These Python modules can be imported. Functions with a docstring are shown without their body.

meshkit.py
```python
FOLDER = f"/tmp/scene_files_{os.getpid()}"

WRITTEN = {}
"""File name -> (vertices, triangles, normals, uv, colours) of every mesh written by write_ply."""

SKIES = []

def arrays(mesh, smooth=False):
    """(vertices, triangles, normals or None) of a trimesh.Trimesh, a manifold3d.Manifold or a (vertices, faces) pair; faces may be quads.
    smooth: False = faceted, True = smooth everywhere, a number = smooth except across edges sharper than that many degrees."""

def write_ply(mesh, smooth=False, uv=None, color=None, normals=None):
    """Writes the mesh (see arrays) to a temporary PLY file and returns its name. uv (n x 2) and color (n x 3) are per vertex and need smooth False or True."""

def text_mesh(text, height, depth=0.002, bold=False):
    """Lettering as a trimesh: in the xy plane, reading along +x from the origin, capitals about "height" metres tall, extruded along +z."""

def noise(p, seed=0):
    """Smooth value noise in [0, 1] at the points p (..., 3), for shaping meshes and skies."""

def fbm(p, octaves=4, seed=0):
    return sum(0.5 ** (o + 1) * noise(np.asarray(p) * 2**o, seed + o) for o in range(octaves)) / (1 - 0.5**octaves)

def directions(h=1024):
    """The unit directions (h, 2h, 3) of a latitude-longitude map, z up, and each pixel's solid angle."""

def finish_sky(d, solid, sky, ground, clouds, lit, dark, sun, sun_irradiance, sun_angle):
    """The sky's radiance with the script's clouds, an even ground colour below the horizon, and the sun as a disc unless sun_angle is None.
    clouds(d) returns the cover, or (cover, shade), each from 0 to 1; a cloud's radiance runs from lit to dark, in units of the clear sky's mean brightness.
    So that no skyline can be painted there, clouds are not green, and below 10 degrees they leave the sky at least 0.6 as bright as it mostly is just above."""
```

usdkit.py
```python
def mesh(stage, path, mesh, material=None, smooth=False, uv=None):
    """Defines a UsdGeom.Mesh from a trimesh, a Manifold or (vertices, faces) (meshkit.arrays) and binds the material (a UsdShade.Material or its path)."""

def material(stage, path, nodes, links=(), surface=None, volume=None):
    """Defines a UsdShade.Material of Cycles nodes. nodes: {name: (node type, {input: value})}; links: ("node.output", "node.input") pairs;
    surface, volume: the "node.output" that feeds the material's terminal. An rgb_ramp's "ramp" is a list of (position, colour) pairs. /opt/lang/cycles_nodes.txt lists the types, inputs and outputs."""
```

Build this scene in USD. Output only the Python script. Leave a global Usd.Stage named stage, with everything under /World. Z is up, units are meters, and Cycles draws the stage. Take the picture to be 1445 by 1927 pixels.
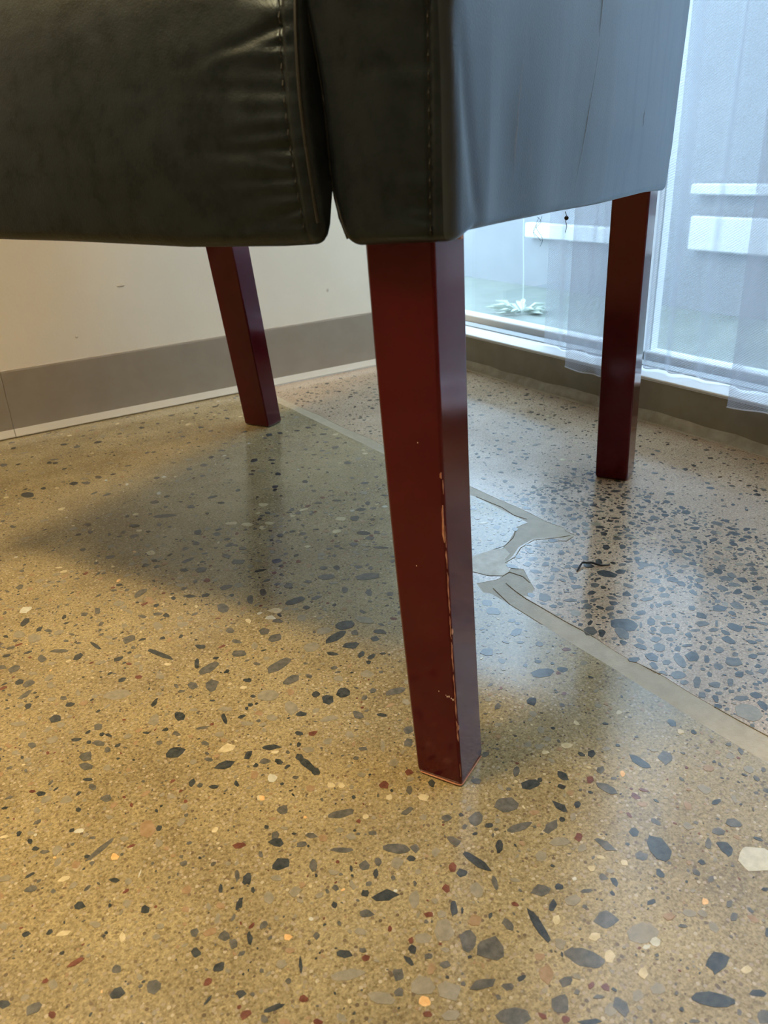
import math, random
import numpy as np, trimesh, usdkit, meshkit
from pxr import Usd, UsdGeom, UsdLux, UsdShade, Gf, Sdf, Vt

stage = Usd.Stage.CreateInMemory()
UsdGeom.SetStageUpAxis(stage, 'Z')
UsdGeom.SetStageMetersPerUnit(stage, 1.0)
UsdGeom.Xform.Define(stage, '/World')
rng = np.random.default_rng(7)

# ------------------------------------------------------------------ camera
PITCH, ROLL, YAW, FPX, CAM_H = .4239, -.0427, .5719, 1490.0, .36
_f = np.array([math.sin(YAW) * math.cos(PITCH), math.cos(YAW) * math.cos(PITCH), -math.sin(PITCH)])
_r = np.array([math.cos(YAW), -math.sin(YAW), 0.0])
_u = np.cross(_r, _f)
_r2 = _r * math.cos(ROLL) + _u * math.sin(ROLL)
_u2 = -_r * math.sin(ROLL) + _u * math.cos(ROLL)
cam = UsdGeom.Camera.Define(stage, '/World/camera')
cam.CreateHorizontalApertureAttr(36.0)
cam.CreateFocalLengthAttr(36.0 * FPX / 1445)
cam.CreateFStopAttr(22.0)
cam.CreateFocusDistanceAttr(0.62)
cam.CreateClippingRangeAttr(Gf.Vec2f(0.02, 200))
cam.CreateExposureAttr(0.0)
_b = -_f
cam.AddTransformOp().Set(Gf.Matrix4d(*_r2, 0, *_u2, 0, *_b, 0, 0, 0, CAM_H, 1))

# ------------------------------------------------------------------ light
sky = UsdLux.DomeLight.Define(stage, '/World/sky')          # even overcast sky
sky.CreateColorAttr(Gf.Vec3f(.56, .77, 1.0))
sky.CreateIntensityAttr(2.6)

def ceiling_lamp(name, x, y, w, d, power, color):
    l = UsdLux.RectLight.Define(stage, '/World/' + name)
    l.CreateWidthAttr(w); l.CreateHeightAttr(d)
    l.CreateIntensityAttr(power); l.CreateColorAttr(Gf.Vec3f(*color))
    l.AddTranslateOp().Set(Gf.Vec3d(x, y, 2.58))
WARM = (1.0, .76, .42)
ceiling_lamp('ceiling_lamp', -.55, -.40, .35, .35, 32.0, WARM)
ceiling_lamp('ceiling_lamp_001', -1.0, .72, .5, .5, 80.0, WARM)
# added spot with no known fixture; its pool leaves the nearest floor darker
spot = UsdLux.SphereLight.Define(stage, '/World/added_spot')
spot.CreateRadiusAttr(.09); spot.CreateIntensityAttr(560.0); spot.CreateColorAttr(Gf.Vec3f(*WARM))
_sh = UsdLux.ShapingAPI.Apply(spot.GetPrim()); _sh.CreateShapingConeAngleAttr(9.0); _sh.CreateShapingConeSoftnessAttr(.9)
_p, _t = np.array([-.45, -.30, 2.5]), np.array([-.02, .58, 0.0])
_z = (_p - _t) / np.linalg.norm(_p - _t); _x = np.cross([0, 1.0, 0], _z); _x /= np.linalg.norm(_x); _y = np.cross(_z, _x)
spot.AddTransformOp().Set(Gf.Matrix4d(*_x, 0, *_y, 0, *_z, 0, *_p, 1))

# ------------------------------------------------------------------ helpers
_taken = {}
def path_for(name, parent=None):
    base = (str(parent.GetPath()) if parent else '/World') + '/' + name
    n = _taken.get(base, 0); _taken[base] = n + 1
    return base if n == 0 else f'{base}_{n:03d}'
def obj(name, mesh, mat, parent=None, smooth=False, **data):
    p = usdkit.mesh(stage, path_for(name, parent), mesh, mat, smooth=smooth).GetPrim()
    for k, v in data.items(): p.SetCustomDataByKey(k, v)
    return p
def thing(name, **data):
    p = UsdGeom.Xform.Define(stage, path_for(name)).GetPrim()
    for k, v in data.items(): p.SetCustomDataByKey(k, v)
    return p
def box(x0, x1, y0, y1, z0, z1):
    m = trimesh.creation.box([x1 - x0, y1 - y0, z1 - z0]); m.apply_translation([(x0 + x1) / 2, (y0 + y1) / 2, (z0 + z1) / 2]); return m
def bbox(x0, x1, y0, y1, z0, z1, r=.002):
    """box with chamfered edges"""
    import itertools
    pts = []
    for sx, sy, sz in itertools.product((0, 1), repeat=3):
        c = np.array([(x0, x1)[sx], (y0, y1)[sy], (z0, z1)[sz]]); d = np.array([1 - 2 * sx, 1 - 2 * sy, 1 - 2 * sz]) * r
        for k in range(3):
            e = d.copy(); e[k] = 0; pts.append(c + e)
    return trimesh.convex.convex_hull(np.array(pts))
def join(ms): return trimesh.util.concatenate(ms)
def grid_box(xs, ys, zs):
    """closed box surface with the given grid lines; vertices shared"""
    n = (len(xs), len(ys), len(zs)); idx = -np.ones(n, int); V = []; Fc = []
    def vid(i, j, k):
        if idx[i, j, k] < 0: idx[i, j, k] = len(V); V.append((xs[i], ys[j], zs[k]))
        return idx[i, j, k]
    a, b, c = n
    for k, flip in ((0, 1), (c - 1, 0)):
        for i in range(a - 1):
            for j in range(b - 1):
                q = [vid(i, j, k), vid(i + 1, j, k), vid(i + 1, j + 1, k), vid(i, j + 1, k)]; Fc.append(q[::-1] if flip else q)
    for j, flip in ((0, 0), (b - 1, 1)):
        for i in range(a - 1):
            for k in range(c - 1):
                q = [vid(i, j, k), vid(i + 1, j, k), vid(i + 1, j, k + 1), vid(i, j, k + 1)]; Fc.append(q[::-1] if flip else q)
    for i, flip in ((0, 1), (a - 1, 0)):
        for j in range(b - 1):
            for k in range(c - 1):
                q = [vid(i, j, k), vid(i, j + 1, k), vid(i, j + 1, k + 1), vid(i, j, k + 1)]; Fc.append(q[::-1] if flip else q)
    return np.array(V, float), np.array(Fc)
def round_box(V, lo, hi, r):
    """moves the vertices of a box surface onto the rounded box"""
    lo, hi, r = np.array(lo, float), np.array(hi, float), np.broadcast_to(r, 3)
    q = np.clip(V, lo + r, hi - r); d = (V - q) / r; n = np.linalg.norm(d, axis=1, keepdims=True)
    m = np.abs(d).max(1, keepdims=True)
    return np.where(n > 1e-9, q + d / np.maximum(n, 1e-9) * r * m, V)
def lines(a, b, coarse, *dense):
    """grid lines from a to b at the coarse step, finer inside each (lo, hi, step)"""
    s = set(np.round(np.linspace(a, b, max(2, int((b - a) / coarse) + 1)), 6))
    for lo, hi, st in dense:
        s = {x for x in s if not lo - 1e-9 < x < hi + 1e-9 or x in (a, b)} | set(np.round(np.arange(lo, hi + 1e-9, st), 6))
    s = sorted(x for x in s | {a, b} if a <= x <= b)
    out = [s[0]]
    for x in s[1:]:
        if x - out[-1] > 2e-4: out.append(x)
    out[-1] = b
    return np.array(out)
def tube(P, r, sides=8):
    P = np.asarray(P, float); T = np.gradient(P, axis=0); T /= np.linalg.norm(T, axis=1, keepdims=True)
    a = np.cross(T, [0, 0, 1.0]); bad = np.linalg.norm(a, axis=1) < .1; a[bad] = np.cross(T[bad], [1.0, 0, 0]); a /= np.linalg.norm(a, axis=1, keepdims=True); b = np.cross(T, a)
    th = np.arange(sides) * 2 * np.pi / sides; r = np.broadcast_to(r, len(P))
    V = (P[:, None] + r[:, None, None] * (np.cos(th)[None, :, None] * a[:, None] + np.sin(th)[None, :, None] * b[:, None])).reshape(-1, 3)
    Fc = [[i * sides + j, i * sides + (j + 1) % sides, (i + 1) * sides + (j + 1) % sides, (i + 1) * sides + j] for i in range(len(P) - 1) for j in range(sides)]
    Fc = np.array(Fc); Fc = np.vstack([Fc[:, [0, 1, 2]], Fc[:, [0, 2, 3]]])
    caps = [[0, j + 1, j] for j in range(1, sides - 1)] + [[len(V) - sides, len(V) - sides + j, len(V) - sides + j + 1] for j in range(1, sides - 1)]
    m = trimesh.Trimesh(V, np.vstack([Fc, caps]), process=False); m.fix_normals(); return m

# ------------------------------------------------------------------ materials
M = {}
def mat(name, nodes, links=(), surface='p.BSDF'):
    M[name] = usdkit.material(stage, '/World/Looks/' + name, nodes, links, surface=surface); return M[name]
def plain(name, col, rough=.5, spec=.5, **k):
    return mat(name, {'p': ('principled_bsdf', dict(base_color=col, roughness=rough, specular_ior_level=spec, **k))})
def speckled(name, c0, c1, scale, rough, bump=0.0, bscale=None, detail=4, spec=.5, lo=.35, hi=.65, **k):
    n = {'g': ('geometry', {}), 'n': ('noise_texture', dict(scale=scale, detail=detail, roughness=.6)), 'r': ('rgb_ramp', {'ramp': [(lo, c0), (hi, c1)]}),
         'p': ('principled_bsdf', dict(roughness=rough, specular_ior_level=spec, **k))}
    l = [('g.position', 'n.vector'), ('n.fac', 'r.fac'), ('r.color', 'p.base_color')]
    if bump:
        n['m'] = ('noise_texture', dict(scale=bscale or scale * 4, detail=3, roughness=.6)); n['b'] = ('bump', dict(strength=bump, distance=.001))
        l += [('g.position', 'm.vector'), ('m.fac', 'b.height'), ('b.normal', 'p.normal')]
    return mat(name, n, l)

def concrete(name, base, pale, dark, speck_amount, rough):
    """polished concrete: mottled cement with sand grains of many tones"""
    n = {'g': ('geometry', {}),
         'n1': ('noise_texture', dict(scale=9.0, detail=5, roughness=.65)),
         'n2': ('noise_texture', dict(scale=420.0, detail=3, roughness=.7)),
         'r1': ('rgb_ramp', {'ramp': [(.30, dark), (.52, base), (.72, pale)]}),
         'r2': ('rgb_ramp', {'ramp': [(.30, (.62, .60, .56)), (.50, (1, 1, 1)), (.66, (1.22, 1.2, 1.15))]}),
         'm1': ('mix', dict(mix_type='multiply', fac=1.0)),
         # grains about 1.5 - 3 mm
         'v': ('voronoi_texture', dict(scale=330.0, randomness=1.0, dimensions='3D')),
         's': ('separate_color', {}),
         'gr': ('rgb_ramp', {'ramp': [(0, (.10, .075, .045)), (.22, (.17, .125, .075)), (.25, (.25, .2, .13)), (.6, (.33, .27, .18)), (.8, (.35, .28, .18)), (1, (.43, .36, .24))]}),
         'lt': ('math', dict(math_type='less_than', value2=speck_amount)),
         'dt': ('math', dict(math_type='less_than', value2=.34)),
         'mk': ('math', dict(math_type='multiply')),
         'm2': ('mix', dict(mix_type='mix')),
         # finer grains under a millimetre
         'v3': ('voronoi_texture', dict(scale=950.0, randomness=1.0)),
         's3': ('separate_color', {}),
         'g3': ('rgb_ramp', {'ramp': [(0, (.55, .5, .42)), (.3, (.85, .82, .78)), (.75, (1.05, 1.05, 1.02)), (1, (1.3, 1.27, 1.18))]}),
         'm3': ('mix', dict(mix_type='multiply', fac=.75)),
         'rr': ('map_range', dict(from_min=.3, from_max=.7, to_min=rough - .05, to_max=rough + .09)),
         'bp': ('bump', dict(strength=.06, distance=.0004)),
         'p': ('principled_bsdf', dict(specular_ior_level=.52))}
    l = [('g.position', 'n1.vector'), ('g.position', 'n2.vector'), ('g.position', 'v.vector'), ('g.position', 'v3.vector'),
         ('n1.fac', 'r1.fac'), ('n2.fac', 'r2.fac'), ('r1.color', 'm1.color1'), ('r2.color', 'm1.color2'),
         ('v.color', 's.color'), ('s.r', 'gr.fac'), ('s.g', 'lt.value1'), ('v.distance', 'dt.value1'), ('lt.value', 'mk.value1'), ('dt.value', 'mk.value2'),
         ('mk.value', 'm2.fac'), ('m3.color', 'm2.color1'), ('gr.color', 'm2.color2'),
         ('v3.color', 's3.color'), ('s3.r', 'g3.fac'), ('m1.color', 'm3.color1'), ('g3.color', 'm3.color2'),
         ('m2.color', 'p.base_color'), ('n1.fac', 'rr.value'), ('rr.result', 'p.roughness'), ('n2.fac', 'bp.height'), ('bp.normal', 'p.normal')]
    return mat(name, n, l)

concrete('polished_concrete', (.285, .229, .122), (.345, .282, .154), (.205, .163, .088), .58, .13)
concrete('dense_concrete', (.42, .315, .215), (.48, .365, .26), (.36, .27, .185), .30, .13)
concrete('border_concrete', (.40, .34, .24), (.46, .40, .30), (.34, .28, .2), .10, .36)
speckled('grout', (.36, .295, .19), (.43, .355, .235), 90, .40, .25, 500)
speckled('patch_plaster', (.60, .56, .45), (.80, .77, .66), 60, .5, .3, 300)
for t, a, b in (('K', (.030, .034, .034), (.062, .066, .062)), ('D', (.072, .070, .060), (.13, .122, .10)), ('G', (.20, .175, .12), (.27, .235, .165)),
                ('L', (.44, .36, .20), (.56, .47, .29)), ('W', (.42, .40, .31), (.53, .51, .41)), ('R', (.10, .038, .026), (.17, .07, .045)),
                ('O', (.58, .33, .12), (.70, .44, .20)), ('B', (.24, .155, .08), (.31, .21, .12))):
    speckled('stone_' + t, a, b, 220, .13)

speckled('cream_paint', (.86, .76, .585), (.88, .78, .605), 14, .6, .12, 260, spec=.3)
speckled('ceiling_paint', (.74, .72, .68), (.78, .76, .72), 6, .8)
speckled('skirting_vinyl', (.32, .26, .19), (.345, .285, .21), 30, .42, .08, 300)
plain('skirting_toe', (.66, .58, .44), .4)
speckled('curb_concrete', (.215, .20, .155), (.265, .245, .195), 22, .6, .3, 160)
speckled('curb_fillet', (.26, .235, .18), (.36, .33, .26), 60, .6, .5, 300)
plain('white_aluminium', (.80, .82, .83), .35)
plain('grey_aluminium', (.40, .43, .44), .35)
plain('dark_track', (.05, .09, .11), .5)
# leather: near-black hide with a fine grain
mat('leather', {'g': ('geometry', {}), 'v': ('voronoi_texture', dict(scale=1100.0)), 'n': ('noise_texture', dict(scale=60.0, detail=5, roughness=.6)), 'n2': ('noise_texture', dict(scale=500.0, detail=3)),
                'a': ('math', dict(math_type='multiply_add', value2=.35)), 'b': ('bump', dict(strength=.22, distance=.0006)),
                'r': ('map_range', dict(from_min=.3, from_max=.7, to_min=.28, to_max=.46)), 'c': ('rgb_ramp', {'ramp': [(.35, (.0080, .0105, .0135)), (.7, (.0125, .0160, .0200))]}),
                'p': ('principled_bsdf', dict(specular_ior_level=.30, specular_tint=(.66, .88, 1.0)))},
    [('g.position', 'v.vector'), ('g.position', 'n.vector'), ('g.position', 'n2.vector'), ('v.distance', 'a.value1'), ('n2.fac', 'a.value3'), ('a.value', 'b.height'), ('b.normal', 'p.normal'),
     ('n.fac', 'r.value'), ('r.result', 'p.roughness'), ('n.fac', 'c.fac'), ('c.color', 'p.base_color')])
mat('leather_window_sheen', {'g': ('geometry', {}), 'v': ('voronoi_texture', dict(scale=1100.0)), 'mp': ('mapping', dict(scale=(1, 1, .22))), 'n': ('noise_texture', dict(scale=55.0, detail=5, roughness=.6)),
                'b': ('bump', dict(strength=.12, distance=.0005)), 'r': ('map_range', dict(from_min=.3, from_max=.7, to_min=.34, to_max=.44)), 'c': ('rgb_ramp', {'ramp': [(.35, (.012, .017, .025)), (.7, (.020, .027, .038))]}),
                'p': ('principled_bsdf', dict(specular_ior_level=.70, specular_tint=(.80, .92, 1.0), sheen_weight=.55, sheen_roughness=.35, sheen_tint=(.55, .78, 1.0)))},  # window sheen put into this leather by a bluer base and tinted sheen
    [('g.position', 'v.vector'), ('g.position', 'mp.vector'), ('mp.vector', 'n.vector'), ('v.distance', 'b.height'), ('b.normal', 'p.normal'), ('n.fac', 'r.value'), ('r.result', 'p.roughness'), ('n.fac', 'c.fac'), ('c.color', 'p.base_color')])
plain('leather_edge', (.010, .010, .009), .5)
plain('thread_dark', (.006, .006, .007), .7)
plain('thread_light', (.12, .115, .10), .6)
plain('scuff', (.25, .29, .33), .55)
plain('black_cloth', (.012, .012, .013), .9)
speckled('cherry_lacquer', (.044, .0004, .0030), (.052, .0006, .0038), 35, .12, spec=.50, specular_tint=(1.0, .25, .35), coat_weight=.4, coat_roughness=.10)
speckled('raw_wood', (.34, .135, .075), (.50, .25, .15), 300, .6)
plain('paint_fleck', (.75, .65, .55), .6)
plain('wall_mark', (.62, .54, .41), .7)

# window glass: clear, mirroring by its Fresnel curve
mat('window_glass', {'t': ('transparent_bsdf', dict(color=(.94, .96, .965))), 'g': ('glossy_bsdf', dict(color=(1, 1, 1), roughness=.02)), 'q': ('geometry', {}), 'i': ('map_range', dict(from_min=0, from_max=1, to_min=1.5, to_max=.6667)), 'f': ('fresnel', {}), 'm': ('mix_closure', {})},
    [('q.backfacing', 'i.value'), ('i.result', 'f.IOR'), ('f.fac', 'm.fac'), ('t.BSDF', 'm.closure1'), ('g.BSDF', 'm.closure2')], surface='m.closure')
# sheer net: slanting threads with open gaps between them
mat('sheer_net', {'g': ('geometry', {}), 's': ('separate_xyz', {}), 'ky': ('math', dict(math_type='multiply', value2=1500.0)), 'kz': ('math', dict(math_type='multiply', value2=1900.0)),
                  'su': ('math', dict(math_type='add')), 'si': ('math', dict(math_type='sine')), 'df': ('math', dict(math_type='subtract')), 'sj': ('math', dict(math_type='sine')),
                  'r': ('map_range', dict(from_min=-1, from_max=1, to_min=.16, to_max=.50)), 'r2': ('math', dict(math_type='multiply_add', value2=.07)), 'lw': ('layer_weight', dict(blend=.4)), 'lf': ('math', dict(math_type='multiply', value2=.45)), 'op': ('math', dict(math_type='add', use_clamp=True)),
                  'd': ('diffuse_bsdf', dict(color=(.66, .68, .72))), 'tl': ('translucent_bsdf', dict(color=(.50, .53, .60))), 'm1': ('mix_closure', dict(fac=.55)),
                  't': ('transparent_bsdf', {}), 'm': ('mix_closure', {})},
    [('g.position', 's.vector'), ('s.y', 'ky.value1'), ('s.z', 'kz.value1'), ('ky.value', 'su.value1'), ('kz.value', 'su.value2'), ('su.value', 'si.value1'), ('ky.value', 'df.value1'), ('kz.value', 'df.value2'), ('df.value', 'sj.value1'),
     ('si.value', 'r.value'), ('sj.value', 'r2.value1'), ('r.result', 'r2.value3'), ('r2.value', 'op.value1'), ('lw.facing', 'lf.value1'), ('lf.value', 'op.value2'), ('op.value', 'm.fac'), ('d.BSDF', 'm1.closure1'), ('tl.BSDF', 'm1.closure2'), ('t.BSDF', 'm.closure1'), ('m1.closure', 'm.closure2')], surface='m.closure')
speckled('yard_concrete', (.15, .175, .155), (.20, .225, .20), 6, .7, .2, 60)
speckled('yard_paint', (.195, .21, .225), (.225, .24, .255), 4, .7)
plain('white_gloss', (.52, .54, .55), .5)
plain('weed_leaf', (.45, .51, .46), .5)

# ------------------------------------------------------------------ the room
XW, YW = .908, 1.238                       # window wall, cream wall
X0, Y0, ZC = -6.0, -5.0, 2.6
ST = dict(kind='structure')
# floor: slabs, joints, patch, border and every stone
flo = thing('floor', kind='structure', label='polished concrete floor with exposed dark stones and pale joint strips')
JX, JX2 = .5445, .4185                     # centre lines of the two joint strips
JW, JW2 = .0085, .0105
def wavy(y0, y1, x, amp, seed, n=90):
    y = np.linspace(y0, y1, n); r = np.random.default_rng(seed); w = np.zeros(n)
    for k in range(1, 9): w += r.normal() / k ** .7 * np.sin(k * 2.2 * np.pi * (y - y0) / .5 + r.uniform(0, 6.28))
    return np.stack([x + amp * w, y], 1)
from shapely.geometry import Polygon, Point, box as _sb
def sbox(x0, x1, y0, y1): return _sb(x0, y0, x1, y1)
from shapely.ops import unary_union
def flat(poly, z0, z1):
    polys = list(poly.geoms) if hasattr(poly, 'geoms') else [poly]
    ms = []
    for p in polys:
        if p.geom_type != 'Polygon' or p.area < 1e-9: continue
        m = trimesh.creation.extrude_polygon(p, z1 - z0); m.apply_translation([0, 0, z0]); ms.append(m)
    return join(ms)
L1, R1 = wavy(.50, YW - .002, JX - JW, .0011, 1), wavy(.50, YW - .002, JX + JW, .0011, 2)
L2, R2 = wavy(Y0, .478, JX2 - JW2, .0005, 3, 700), wavy(Y0, .478, JX2 + JW2, .0016, 4, 700)
strip1 = Polygon(np.vstack([L1, R1[::-1]])).buffer(0)
strip2 = Polygon(np.vstack([L2, R2[::-1]])).buffer(0)
jog = Polygon([(.445, .512), (.468, .520), (.492, .533), (.520, .552), (.536, .553), (.553, .540), (.556, .520), (.546, .506), (.532, .511), (.512, .521), (.490, .517), (.470, .505), (.455, .500)])
patch = Polygon([(.428, .527), (.446, .529), (.466, .528), (.477, .523), (.473, .511), (.462, .506), (.457, .496), (.448, .484), (.438, .482), (.428, .490), (.420, .508), (.414, .528)])
tail = Polygon([(.446, .484), (.455, .489), (.462, .480), (.452, .462), (.444, .446), (.431, .440), (.404, .470), (.410, .486), (.430, .480)])
joint = unary_union([strip1, strip2, jog, tail]).difference(patch)
right = unary_union([sbox(JX2, XW - .012, Y0, .505), sbox(JX, XW - .012, .505, YW - .002), Polygon([(JX2, .505), (JX, .505), (JX, .552), (.45, .505)])]).difference(joint).difference(patch)
border = sbox(XW - .016, XW + .01, Y0, YW)
left = sbox(X0, JX + .02, Y0, YW).difference(right).difference(joint).difference(patch)
under = box(X0, XW, Y0, YW, -.06, -.004)
obj('slab', flat(left, -.004, 0), M['polished_concrete'], flo)
obj('slab', flat(right.difference(border), -.004, 0), M['dense_concrete'], flo, label='pinkish slab with densely packed dark stones')
obj('slab', flat(border, -.004, .0002), M['border_concrete'], flo, label='tan smooth border under the window curb')
obj('subfloor', under, M['border_concrete'], flo)
obj('joint_strip', flat(joint, -.004, -.0002), M['grout'], flo, label='pale smooth joint strip')
obj('patch', flat(patch, -.004, .0001), M['patch_plaster'], flo, label='whitish filler patch')
def ribbon(P, w, z0, z1):
    from shapely.geometry import LineString
    return flat(LineString(P).buffer(w, cap_style=2, join_style=2), z0, z1)
cr = [ribbon(R2[(R2[:, 1] > a) & (R2[:, 1] < b)][::2], .00035, -.001, .0002) for a, b in ((.36, .478), (.29, .325), (.20, .262))] + [ribbon([(.416, .47), (.409, .44), (.4085, .40)], .0003, -.001, .0002), ribbon([(.414, .528), (.420, .508), (.428, .490), (.438, .482), (.448, .484), (.452, .470), (.449, .458)], .0004, -.001, .0002),
      ribbon([(.466, .528), (.480, .527), (.500, .536), (.520, .552)], .0003, -.001, .0002), ribbon([(.457, .500), (.472, .503), (.490, .514), (.512, .519), (.532, .509), (.548, .504)], .0004, -.001, .0002),
      ribbon([(.538, .64), (.541, .60), (.537, .575), (.541, .56)], .0003, -.001, .0002), ribbon([(.548, .50), (.535, .497), (.53, .503)], .0006, -.001, .0002)]
plain('crack_dirt', (.20, .165, .10), .8)
obj('crack', join(cr), M['crack_dirt'], flo, label='fine dirty cracks beside the joint')

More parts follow.
